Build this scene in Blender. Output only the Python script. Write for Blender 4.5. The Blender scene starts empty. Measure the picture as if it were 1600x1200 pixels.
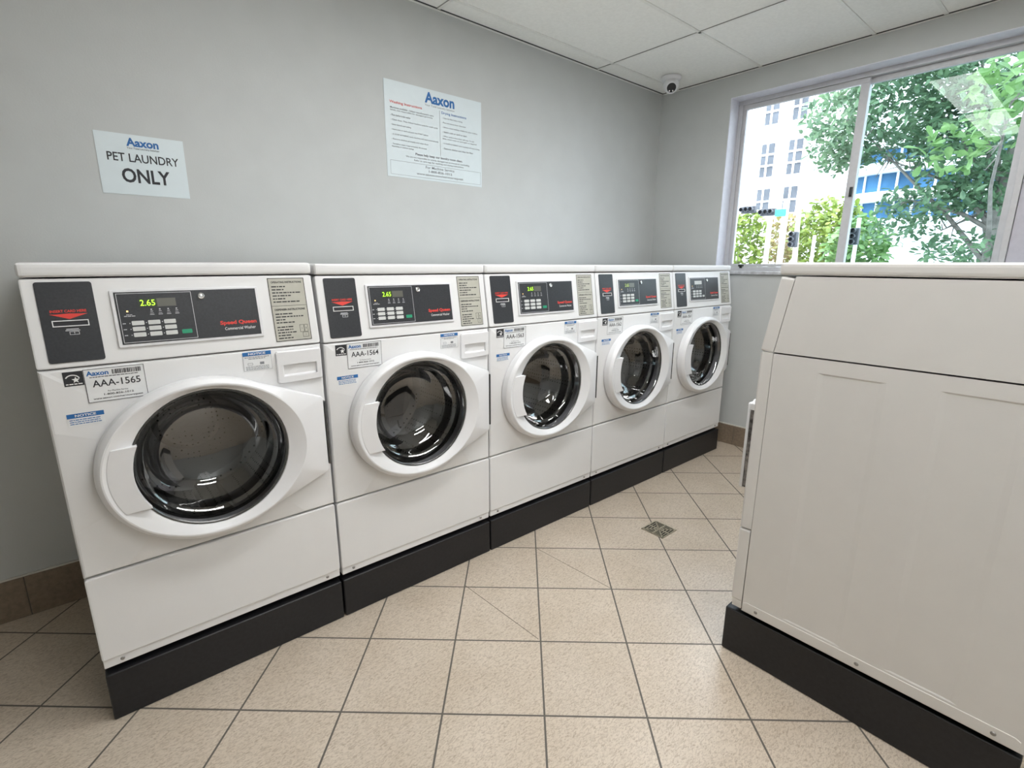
import bpy, bmesh, math, random
from mathutils import Vector, Matrix, noise
random.seed(7)
S = bpy.context.scene
COL = S.collection

# ------------------------------------------------------------------ camera
def setup_camera():
    f, cx, cy, cz = 789.13, 0.0943, -1.6455, 1.2858
    yaw, pitch, roll = 0.8623, -0.2330, 0.0046
    F = Vector((math.cos(yaw)*math.cos(pitch), math.sin(yaw)*math.cos(pitch), math.sin(pitch)))
    R = Vector((math.sin(yaw), -math.cos(yaw), 0.0)); U = R.cross(F)
    R2 = R*math.cos(roll) + U*math.sin(roll); U2 = U*math.cos(roll) - R*math.sin(roll)
    cd = bpy.data.cameras.new('camera'); cd.sensor_fit = 'HORIZONTAL'; cd.sensor_width = 36.0
    cd.lens = f/1600.0*36.0; cd.clip_start = 0.02; cd.clip_end = 400
    co = bpy.data.objects.new('camera', cd); COL.objects.link(co)
    m = Matrix((R2, U2, -F)).transposed().to_4x4(); m.translation = (cx, cy, cz)
    co.matrix_world = m
    S.camera = co
setup_camera()

# ------------------------------------------------------------------ world, sun, exposure
def setup_light():
    w = bpy.data.worlds.new('sky'); S.world = w; w.use_nodes = True
    nt = w.node_tree; bg = nt.nodes['Background']
    bg.inputs[0].default_value = (0.78, 0.88, 1.0, 1); bg.inputs[1].default_value = 4.4
    sd = bpy.data.lights.new('sun', 'SUN'); sd.energy = 2.4; sd.angle = 0.02; sd.color = (1.0, 0.96, 0.88)
    so = bpy.data.objects.new('sun', sd); COL.objects.link(so)
    so.location = (-10, 4, 30)
    so.rotation_euler = (Vector((0.62, -0.25, -0.95))).to_track_quat('-Z', 'Y').to_euler()
    vs = S.view_settings
    vs.view_transform = 'Standard'; vs.look = 'None'; vs.gamma = 1.0; vs.exposure = 0.80
    vs.use_curve_mapping = False
    S.cycles.use_denoising = True
    S.cycles.max_bounces = 10; S.cycles.diffuse_bounces = 5; S.cycles.glossy_bounces = 5
    S.cycles.transparent_max_bounces = 12; S.cycles.caustics_reflective = False; S.cycles.caustics_refractive = False
    S.cycles.sample_clamp_indirect = 6.0
setup_light()
LAMP_STRENGTH = 12.0

# ------------------------------------------------------------------ materials
def new_mat(name):
    m = bpy.data.materials.new(name); m.use_nodes = True
    return m, m.node_tree, m.node_tree.nodes['Principled BSDF']
def mat(name, col, rough=0.5, metal=0.0, var=0.04, scale=30.0, bump=0.0, bscale=200.0, coat=0.0, emit=None, estr=0.0, spec=0.5):
    m, nt, b = new_mat(name)
    tc = nt.nodes.new('ShaderNodeTexCoord')
    n = nt.nodes.new('ShaderNodeTexNoise'); n.inputs['Scale'].default_value = scale; n.inputs['Detail'].default_value = 3
    nt.links.new(tc.outputs['Object'], n.inputs['Vector'])
    r = nt.nodes.new('ShaderNodeValToRGB')
    r.color_ramp.elements[0].color = (*[max(0, c*(1-var)) for c in col], 1); r.color_ramp.elements[0].position = 0.3
    r.color_ramp.elements[1].color = (*[min(1, c*(1+var)) for c in col], 1); r.color_ramp.elements[1].position = 0.7
    nt.links.new(n.outputs['Fac'], r.inputs['Fac']); nt.links.new(r.outputs['Color'], b.inputs['Base Color'])
    b.inputs['Roughness'].default_value = rough; b.inputs['Metallic'].default_value = metal
    b.inputs['Coat Weight'].default_value = coat; b.inputs['Specular IOR Level'].default_value = spec
    if bump > 0:
        n2 = nt.nodes.new('ShaderNodeTexNoise'); n2.inputs['Scale'].default_value = bscale; n2.inputs['Detail'].default_value = 4
        nt.links.new(tc.outputs['Object'], n2.inputs['Vector'])
        bp = nt.nodes.new('ShaderNodeBump'); bp.inputs['Strength'].default_value = bump; bp.inputs['Distance'].default_value = 0.002
        nt.links.new(n2.outputs['Fac'], bp.inputs['Height']); nt.links.new(bp.outputs['Normal'], b.inputs['Normal'])
    if emit:
        b.inputs['Emission Color'].default_value = (*emit, 1); b.inputs['Emission Strength'].default_value = estr
    return m
def glass_mat(name, tint, refl, rough=0.0, ior=1.45):
    m = bpy.data.materials.new(name); m.use_nodes = True; nt = m.node_tree; nt.nodes.clear()
    out = nt.nodes.new('ShaderNodeOutputMaterial'); mx = nt.nodes.new('ShaderNodeMixShader')
    t = nt.nodes.new('ShaderNodeBsdfTransparent'); g = nt.nodes.new('ShaderNodeBsdfGlossy')
    n = nt.nodes.new('ShaderNodeTexNoise'); n.inputs['Scale'].default_value = 3.0
    r = nt.nodes.new('ShaderNodeValToRGB')
    r.color_ramp.elements[0].color = (*[c*0.97 for c in tint], 1); r.color_ramp.elements[1].color = (*tint, 1)
    nt.links.new(n.outputs['Fac'], r.inputs['Fac']); nt.links.new(r.outputs['Color'], t.inputs['Color'])
    g.inputs['Roughness'].default_value = rough
    fr = nt.nodes.new('ShaderNodeFresnel'); fr.inputs['IOR'].default_value = ior
    mu = nt.nodes.new('ShaderNodeMath'); mu.operation = 'MULTIPLY'; mu.inputs[1].default_value = refl; mu.use_clamp = True
    nt.links.new(fr.outputs[0], mu.inputs[0]); nt.links.new(mu.outputs[0], mx.inputs[0])
    nt.links.new(t.outputs[0], mx.inputs[1]); nt.links.new(g.outputs[0], mx.inputs[2]); nt.links.new(mx.outputs[0], out.inputs[0])
    return m
def floor_mat():
    T, th, ox, oy = 0.2997, 0.8455, 0.9599, -0.7884
    m, nt, b = new_mat('beige_tile'); L = nt.links.new
    tc = nt.nodes.new('ShaderNodeTexCoord'); mp = nt.nodes.new('ShaderNodeMapping')
    phi = math.pi/2 - th
    mp.inputs['Rotation'].default_value = (0, 0, phi); mp.inputs['Scale'].default_value = (1/T, 1/T, 1/T)
    s, c = math.sin(th), math.cos(th)
    mp.inputs['Location'].default_value = (-(s*ox - c*oy)/T + 40, -(c*ox + s*oy)/T + 40, 0)
    L(tc.outputs['Object'], mp.inputs['Vector'])
    bk = nt.nodes.new('ShaderNodeTexBrick'); bk.offset = 0.0; bk.squash = 1.0
    bk.inputs['Scale'].default_value = 1.0; bk.inputs['Brick Width'].default_value = 1.0; bk.inputs['Row Height'].default_value = 1.0
    bk.inputs['Mortar Size'].default_value = 0.0105; bk.inputs['Mortar Smooth'].default_value = 0.2
    bk.inputs['Color1'].default_value = (0.95, 0.95, 0.95, 1); bk.inputs['Color2'].default_value = (1.0, 1.0, 1.0, 1)
    bk.inputs['Mortar'].default_value = (0, 0, 0, 1)
    L(mp.outputs['Vector'], bk.inputs['Vector'])
    st = nt.nodes.new('ShaderNodeMapping'); st.inputs['Scale'].default_value = (85, 200, 85); st.inputs['Rotation'].default_value = (0, 0, -0.25)
    L(tc.outputs['Object'], st.inputs['Vector'])
    n1 = nt.nodes.new('ShaderNodeTexNoise'); n1.inputs['Scale'].default_value = 1.0; n1.inputs['Detail'].default_value = 5; n1.inputs['Distortion'].default_value = 1.2
    L(st.outputs['Vector'], n1.inputs['Vector'])
    n2 = nt.nodes.new('ShaderNodeTexNoise'); n2.inputs['Scale'].default_value = 5.0; n2.inputs['Detail'].default_value = 4
    L(tc.outputs['Object'], n2.inputs['Vector'])
    r = nt.nodes.new('ShaderNodeValToRGB')
    r.color_ramp.elements[0].position = 0.33; r.color_ramp.elements[0].color = (0.42, 0.34, 0.262, 1)
    r.color_ramp.elements[1].position = 0.56; r.color_ramp.elements[1].color = (0.645, 0.555, 0.455, 1)
    L(n1.outputs['Fac'], r.inputs['Fac'])
    r2 = nt.nodes.new('ShaderNodeValToRGB')
    r2.color_ramp.elements[0].position = 0.3; r2.color_ramp.elements[0].color = (0.9, 0.88, 0.85, 1)
    r2.color_ramp.elements[1].position = 0.7; r2.color_ramp.elements[1].color = (1, 1, 1, 1)
    L(n2.outputs['Fac'], r2.inputs['Fac'])
    m1 = nt.nodes.new('ShaderNodeMix'); m1.data_type = 'RGBA'; m1.blend_type = 'MULTIPLY'; m1.inputs[0].default_value = 1
    L(r.outputs['Color'], m1.inputs[6]); L(r2.outputs['Color'], m1.inputs[7])
    m2 = nt.nodes.new('ShaderNodeMix'); m2.data_type = 'RGBA'; m2.blend_type = 'MULTIPLY'; m2.inputs[0].default_value = 1
    L(m1.outputs[2], m2.inputs[6]); L(bk.outputs['Color'], m2.inputs[7])
    m3 = nt.nodes.new('ShaderNodeMix'); m3.data_type = 'RGBA'; m3.inputs[7].default_value = (0.10, 0.085, 0.07, 1)
    L(bk.outputs['Fac'], m3.inputs[0]); L(m2.outputs[2], m3.inputs[6]); L(m3.outputs[2], b.inputs['Base Color'])
    ro = nt.nodes.new('ShaderNodeMapRange'); ro.inputs[3].default_value = 0.33; ro.inputs[4].default_value = 0.8
    L(bk.outputs['Fac'], ro.inputs[0]); L(ro.outputs[0], b.inputs['Roughness'])
    sub = nt.nodes.new('ShaderNodeMath'); sub.operation = 'SUBTRACT'
    hm = nt.nodes.new('ShaderNodeMath'); hm.operation = 'MULTIPLY'; hm.inputs[1].default_value = 0.55
    L(n1.outputs['Fac'], hm.inputs[0]); L(hm.outputs[0], sub.inputs[0]); L(bk.outputs['Fac'], sub.inputs[1])
    bp = nt.nodes.new('ShaderNodeBump'); bp.inputs['Strength'].default_value = 0.14; bp.inputs['Distance'].default_value = 0.003; b.inputs['Specular IOR Level'].default_value = 1.0
    L(sub.outputs[0], bp.inputs['Height']); L(bp.outputs['Normal'], b.inputs['Normal'])
    return m
def drum_mat():
    m, nt, b = new_mat('perforated_steel'); L = nt.links.new
    tc = nt.nodes.new('ShaderNodeTexCoord')
    v = nt.nodes.new('ShaderNodeTexVoronoi'); v.inputs['Scale'].default_value = 55.0; v.inputs['Randomness'].default_value = 0.15
    L(tc.outputs['Object'], v.inputs['Vector'])
    r = nt.nodes.new('ShaderNodeValToRGB'); r.color_ramp.elements[0].position = 0.17; r.color_ramp.elements[0].color = (0.02, 0.02, 0.02, 1)
    r.color_ramp.elements[1].position = 0.24; r.color_ramp.elements[1].color = (0.50, 0.495, 0.48, 1)
    L(v.outputs['Distance'], r.inputs['Fac']); L(r.outputs['Color'], b.inputs['Base Color'])
    b.inputs['Metallic'].default_value = 1.0; b.inputs['Roughness'].default_value = 0.38
    return m
def leaf_mat(name, c0, c1):
    m, nt, b = new_mat(name); L = nt.links.new
    tc = nt.nodes.new('ShaderNodeTexCoord'); n = nt.nodes.new('ShaderNodeTexNoise'); n.inputs['Scale'].default_value = 4.0; n.inputs['Detail'].default_value = 4
    L(tc.outputs['Object'], n.inputs['Vector'])
    r = nt.nodes.new('ShaderNodeValToRGB'); r.color_ramp.elements[0].position = 0.35; r.color_ramp.elements[0].color = (*c0, 1)
    r.color_ramp.elements[1].position = 0.65; r.color_ramp.elements[1].color = (*c1, 1)
    L(n.outputs['Fac'], r.inputs['Fac']); L(r.outputs['Color'], b.inputs['Base Color'])
    b.inputs['Roughness'].default_value = 0.4
    out = nt.nodes['Material Output']; tr = nt.nodes.new('ShaderNodeBsdfTranslucent'); L(r.outputs['Color'], tr.inputs['Color'])
    mx = nt.nodes.new('ShaderNodeMixShader'); mx.inputs[0].default_value = 0.4
    L(b.outputs[0], mx.inputs[1]); L(tr.outputs[0], mx.inputs[2]); L(mx.outputs[0], out.inputs[0])
    return m

M = dict(
    wall=mat('grey_wall_paint', (0.535, 0.55, 0.545), 0.55, bump=0.15, bscale=160, var=0.02, scale=8),
    ceil=mat('ceiling_tile', (0.86, 0.86, 0.82), 0.9, bump=0.3, bscale=260, var=0.03, scale=60),
    grid=mat('ceiling_grid', (0.80, 0.80, 0.76), 0.5),
    gap_shade=mat('shadow_gap_black', (0.05, 0.05, 0.05), 0.8), seam=mat('grid_seam_grey', (0.30, 0.30, 0.28), 0.8),
    floor=floor_mat(),
    grout=mat('dark_grout', (0.13, 0.11, 0.09), 0.8),
    skirt=mat('brown_tile', (0.235, 0.18, 0.13), 0.5, var=0.15, scale=70, bump=0.2, bscale=150),
    caulk=mat('pale_caulk', (0.62, 0.60, 0.55), 0.7),
    white=mat('white_enamel', (0.76, 0.76, 0.765), 0.46, var=0.008, scale=14, bump=0.03, bscale=350, spec=0.4),
    plastic=mat('white_plastic', (0.77, 0.77, 0.785), 0.38, var=0.008, bump=0.02, bscale=300),
    biege=mat('almond_enamel', (0.70, 0.685, 0.665), 0.45, var=0.012, scale=14, bump=0.05, bscale=350),
    black=mat('black_painted_steel', (0.011, 0.011, 0.013), 0.40, var=0.25, scale=80, bump=0.12, bscale=120, spec=0.4),
    rubber=mat('black_rubber', (0.015, 0.015, 0.016), 0.55),
    trim=mat('dark_grey_ring', (0.10, 0.10, 0.10), 0.25, metal=0.6),
    glass=glass_mat('smoked_door_glass', (0.52, 0.52, 0.54), 4.2, ior=1.5),
    drum=drum_mat(),
    panel=mat('charcoal_panel', (0.030, 0.032, 0.037), 0.40, var=0.15, scale=200),
    bezel=mat('pale_grey_bezel', (0.72, 0.72, 0.74), 0.35),
    outline=mat('light_grey_print', (0.55, 0.56, 0.58), 0.5),
    button=mat('pale_grey_button', (0.62, 0.63, 0.62), 0.5),
    start=mat('green_button', (0.02, 0.30, 0.16), 0.45),
    disp=mat('unlit_display', (0.13, 0.13, 0.11), 0.3),
    dispdark=mat('dark_display', (0.035, 0.05, 0.02), 0.3),
    dispoff=mat('washed_out_display', (0.55, 0.56, 0.55), 0.3),
    green=mat('green_digits', (0.3, 0.8, 0.05), 0.5, emit=(0.42, 0.9, 0.03), estr=1.1),
    dim=mat('dim_digits', (0.35, 0.42, 0.12), 0.5, emit=(0.45, 0.6, 0.1), estr=0.35),
    led=mat('amber_led', (0.9, 0.6, 0.2), 0.5, emit=(1.0, 0.65, 0.25), estr=0.9),
    chrome=mat('chrome', (0.75, 0.75, 0.75), 0.18, metal=1.0),
    screw=mat('dull_screw_steel', (0.30, 0.29, 0.28), 0.35, metal=0.9),
    red=mat('red_print', (0.72, 0.06, 0.045), 0.5),
    whitep=mat('white_print', (0.80, 0.80, 0.80), 0.5),
    blackp=mat('black_print', (0.025, 0.025, 0.03), 0.6),
    greyp=mat('grey_print', (0.22, 0.23, 0.25), 0.6),
    bluep=mat('blue_print', (0.02, 0.14, 0.40), 0.5),
    label=mat('beige_label', (0.47, 0.46, 0.40), 0.45),
    sticker=mat('white_sticker', (0.78, 0.79, 0.80), 0.4),
    paper=mat('laminated_paper', (0.68, 0.755, 0.785), 0.35, var=0.01),
    shadowp=mat('recess_grey', (0.62, 0.62, 0.62), 0.5),
    gasket=mat('grey_lint_gasket', (0.17, 0.155, 0.145), 0.8, var=0.75, scale=60),
    alu=mat('mill_aluminium', (0.60, 0.60, 0.62), 0.45, metal=0.15, var=0.03, scale=40),
    reveal=mat('daylit_white_reveal', (0.74, 0.75, 0.82), 0.5),  # white paint with the lilac of daylight put into its colour
    infill=mat('white_infill_board', (0.58, 0.57, 0.64), 0.6),
    marble=mat('grey_marble', (0.50, 0.51, 0.54), 0.3, var=0.25, scale=30),
    pane=glass_mat('clear_window_glass', (0.97, 0.98, 0.98), 0.7),
    film=glass_mat('filmed_window_glass', (0.74, 0.80, 0.79), 0.42),
    diffuser=mat('lamp_diffuser', (0.9, 0.9, 0.9), 0.5, emit=(0.985, 0.99, 0.985), estr=LAMP_STRENGTH),
    brass=mat('worn_brass', (0.46, 0.42, 0.32), 0.38, metal=0.6, var=0.2, scale=90),
    hole=mat('drain_hole', (0.02, 0.017, 0.012), 0.8),
    stucco=mat('white_stucco', (0.86, 0.86, 0.87), 0.8, var=0.02, scale=1),
    bwin=mat('building_window', (0.10, 0.11, 0.125), 0.8, var=0.2, scale=0.7, spec=0.1),
    bluegl=mat('blue_building_glass', (0.05, 0.14, 0.27), 0.5, var=0.3, scale=0.4, spec=0.2),
    concrete=mat('pale_concrete', (0.74, 0.73, 0.72), 0.8, var=0.06, scale=4),
    wood=mat('weathered_wood', (0.60, 0.55, 0.48), 0.8, var=0.1, scale=5),
    signal=mat('signal_black', (0.035, 0.04, 0.05), 0.5),
    street=mat('street_sign_teal', (0.02, 0.42, 0.40), 0.5),
    asphalt=mat('asphalt', (0.20, 0.20, 0.20), 0.9, var=0.1, scale=3),
    bark=mat('grey_bark', (0.20, 0.175, 0.16), 0.85, var=0.3, scale=12, bump=0.4, bscale=25),
    leaf=leaf_mat('broad_green_leaf', (0.07, 0.14, 0.08), (0.17, 0.27, 0.15)),
    leafn=leaf_mat('light_green_leaf', (0.10, 0.21, 0.06), (0.21, 0.34, 0.13)),
    leafy=leaf_mat('yellow_green_leaf', (0.10, 0.17, 0.025), (0.25, 0.32, 0.06)),
    leafr=leaf_mat('reddish_leaf', (0.26, 0.17, 0.08), (0.26, 0.28, 0.09)),
)

# ------------------------------------------------------------------ mesh helpers
class MB:
    """collects shapes; build() links them as one mesh object"""
    def __init__(s): s.bm = bmesh.new()
    def face(s, pts):
        try: return s.bm.faces.new([s.bm.verts.new(p) for p in pts])
        except ValueError: return None
    def box(s, x0, x1, y0, y1, z0, z1, bev=0.0, seg=2):
        b = bmesh.new()
        bmesh.ops.create_cube(b, size=1.0)
        for v in b.verts:
            v.co = ((x0+x1)/2 + v.co.x*(x1-x0), (y0+y1)/2 + v.co.y*(y1-y0), (z0+z1)/2 + v.co.z*(z1-z0))
        if bev > 0: bmesh.ops.bevel(b, geom=b.edges[:], offset=bev, segments=seg, profile=0.6, affect='EDGES')
        s._merge(b); return s
    def _merge(s, b):
        me = bpy.data.meshes.new('tmp'); b.to_mesh(me); b.free(); s.bm.from_mesh(me); bpy.data.meshes.remove(me)
    def prism(s, pts, f, d0, d1, bev=0.0, seg=2):
        """2D outline pts mapped by f(a, b, d), extruded from d0 to d1"""
        b = bmesh.new(); n = len(pts)
        A = [b.verts.new(f(p[0], p[1], d0)) for p in pts]; B = [b.verts.new(f(p[0], p[1], d1)) for p in pts]
        top = b.faces.new(B); b.faces.new(A[::-1])
        for i in range(n): b.faces.new((A[i], A[(i+1) % n], B[(i+1) % n], B[i]))
        bmesh.ops.recalc_face_normals(b, faces=b.faces[:])
        if bev > 0: bmesh.ops.bevel(b, geom=list(top.edges), offset=bev, segments=seg, profile=0.6, affect='EDGES')
        s._merge(b); return s
    def lathe(s, prof, f, n=48, close=False):
        """profile (r, h) revolved; f(a, b, h) maps to space"""
        rings = []
        for r, h in prof:
            if r < 1e-6: rings.append([s.bm.verts.new(f(0, 0, h))])
            else: rings.append([s.bm.verts.new(f(r*math.cos(2*math.pi*i/n), r*math.sin(2*math.pi*i/n), h)) for i in range(n)])
        fs = []
        m = len(rings)
        for k in range(m if close else m-1):
            a, b = rings[k], rings[(k+1) % m]
            for i in range(n):
                j = (i+1) % n
                if len(a) == 1 and len(b) == 1: continue
                if len(a) == 1: fs.append(s.bm.faces.new((a[0], b[i], b[j])))
                elif len(b) == 1: fs.append(s.bm.faces.new((a[i], b[0], a[j])))
                else: fs.append(s.bm.faces.new((a[i], b[i], b[j], a[j])))
        return s
    def tube(s, pts, rad, n=8):
        pts = [Vector(p) for p in pts]
        rads = rad if isinstance(rad, (list, tuple)) else [rad]*len(pts)
        rings = []
        for i, p in enumerate(pts):
            d = (pts[min(i+1, len(pts)-1)] - pts[max(i-1, 0)]).normalized()
            u = d.cross(Vector((0, 0, 1)) if abs(d.z) < 0.9 else Vector((1, 0, 0))).normalized(); v = d.cross(u)
            rings.append([s.bm.verts.new(p + (u*math.cos(2*math.pi*k/n) + v*math.sin(2*math.pi*k/n))*rads[i]) for k in range(n)])
        for a, b in zip(rings, rings[1:]):
            for k in range(n): s.bm.faces.new((a[k], a[(k+1) % n], b[(k+1) % n], b[k]))
        s.bm.faces.new(rings[0][::-1]); s.bm.faces.new(rings[-1])
        return s
    def build(s, name, material, parent=None, smooth=True, loc=None, recalc=True):
        if recalc: bmesh.ops.recalc_face_normals(s.bm, faces=s.bm.faces[:])
        me = bpy.data.meshes.new(name); s.bm.to_mesh(me); s.bm.free()
        return link(name, me, material, parent, smooth, loc)
def link(name, me, material, parent=None, smooth=True, loc=None):
    for mm in (material if isinstance(material, (list, tuple)) else [material]): me.materials.append(mm)
    if smooth and len(me.polygons):
        me.polygons.foreach_set('use_smooth', [True]*len(me.polygons)); me.set_sharp_from_angle(angle=math.radians(21))
        me.polygons.foreach_set('use_smooth', [p.area < 0.002 for p in me.polygons])
    o = bpy.data.objects.new(name, me); COL.objects.link(o)
    if parent: o.parent = parent
    if loc: o.location = loc
    return o
def thing(name, label, cat, loc=(0, 0, 0), rotz=0.0, group=None):
    o = bpy.data.objects.new(name, None); COL.objects.link(o); o.empty_display_size = 0.1
    o.location = loc; o.rotation_euler = (0, 0, rotz)
    return tag(o, label, cat, group)
def tag(o, label, cat, group=None, kind=None):
    o['label'] = label; o['category'] = cat
    if group: o['group'] = group
    if kind: o['kind'] = kind
    return o
def struct(o): o['kind'] = 'structure'; return o
def rrect(x0, x1, z0, z1, r=0.006, n=4):
    out = []
    for cx, cz, a0 in ((x1-r, z0+r, -90), (x1-r, z1-r, 0), (x0+r, z1-r, 90), (x0+r, z0+r, 180)):
        for k in range(n+1):
            a = math.radians(a0 + 90*k/n); out.append((cx + r*math.cos(a), cz + r*math.sin(a)))
    return out
def rect(x0, x1, z0, z1): return [(x0, z0), (x1, z0), (x1, z1), (x0, z1)]
# text as flat mesh fitted to a box
TXT = {}
def glyphs(txt, bold=0.0):
    k = (txt, bold)
    if k not in TXT:
        cu = bpy.data.curves.new('t', 'FONT'); cu.body = txt; cu.offset = bold; cu.resolution_u = 3
        o = bpy.data.objects.new('t', cu); COL.objects.link(o)
        dg = bpy.context.evaluated_depsgraph_get(); dg.update()
        me = bpy.data.meshes.new_from_object(o.evaluated_get(dg))
        vs = [(v.co.x, v.co.y) for v in me.vertices]; fs = [tuple(p.vertices) for p in me.polygons]
        bpy.data.objects.remove(o); bpy.data.curves.remove(cu); bpy.data.meshes.remove(me)
        xs = [v[0] for v in vs]; ys = [v[1] for v in vs]
        a0, a1, b0, b1 = min(xs), max(xs), min(ys), max(ys)
        TXT[k] = ([((x-a0)/(a1-a0), (y-b0)/(b1-b0)) for x, y in vs], fs)
    return TXT[k]
def text(mb, txt, f, x0, x1, z0, z1, d, bold=0.0):
    vs, fs = glyphs(txt, bold)
    V = [mb.bm.verts.new(f(x0 + u*(x1-x0), z0 + v*(z1-z0), d)) for u, v in vs]
    for p in fs:
        try: mb.bm.faces.new([V[i] for i in p])
        except ValueError: pass
def lines(mb, f, x0, x1, z, h, d, rng, frac=1.0):
    """one line of small print, word by word"""
    x = x0; end = x0 + (x1-x0)*frac
    while x < end - h:
        w = min(h*rng.uniform(1.2, 4.5), end - x)
        mb.face([f(x, z, d), f(x+w, z, d), f(x+w, z+h, d), f(x, z+h, d)]); x += w + h*0.6
def quad(mb, f, x0, x1, z0, z1, d):
    mb.face([f(x0, z0, d), f(x1, z0, d), f(x1, z1, d), f(x0, z1, d)])
def border(mb, f, x0, x1, z0, z1, t, d):
    for a in ((x0, x1, z0, z0+t), (x0, x1, z1-t, z1), (x0, x0+t, z0+t, z1-t), (x1-t, x1, z0+t, z1-t)): quad(mb, f, *a, d)
def ray_out(poly, c, ang):
    dx, dz = math.cos(ang), math.sin(ang); best = None
    n = len(poly)
    for i in range(n):
        (ax, az), (bx, bz) = poly[i], poly[(i+1) % n]
        ex, ez = bx-ax, bz-az; den = dx*ez - dz*ex
        if abs(den) < 1e-12: continue
        t = ((ax-c[0])*ez - (az-c[1])*ex)/den; u = ((ax-c[0])*dz - (az-c[1])*dx)/den
        if t > 0 and -1e-9 <= u <= 1+1e-9 and (best is None or t < best): best = t
    return best
def polar(mb, c, poly, rings, extra=(), n=128):
    """radial shell between a hole and an outline; rings: list of g(ang, r_out) -> (r, y)"""
    angs = sorted(set([round(2*math.pi*i/n - math.pi, 6) for i in range(n)] + [round(math.atan2(z-c[1], x-c[0]), 6) for x, z in extra]))
    rows = []
    for a in angs:
        ro = ray_out(poly, c, a); row = []
        for g in rings:
            r, y = g(a, ro); row.append(mb.bm.verts.new((c[0] + r*math.cos(a), y, c[1] + r*math.sin(a))))
        rows.append(row)
    for i in range(len(rows)):
        A, B = rows[i], rows[(i+1) % len(rows)]
        for k in range(len(rings)-1): mb.bm.faces.new((A[k], B[k], B[k+1], A[k+1]))

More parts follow.
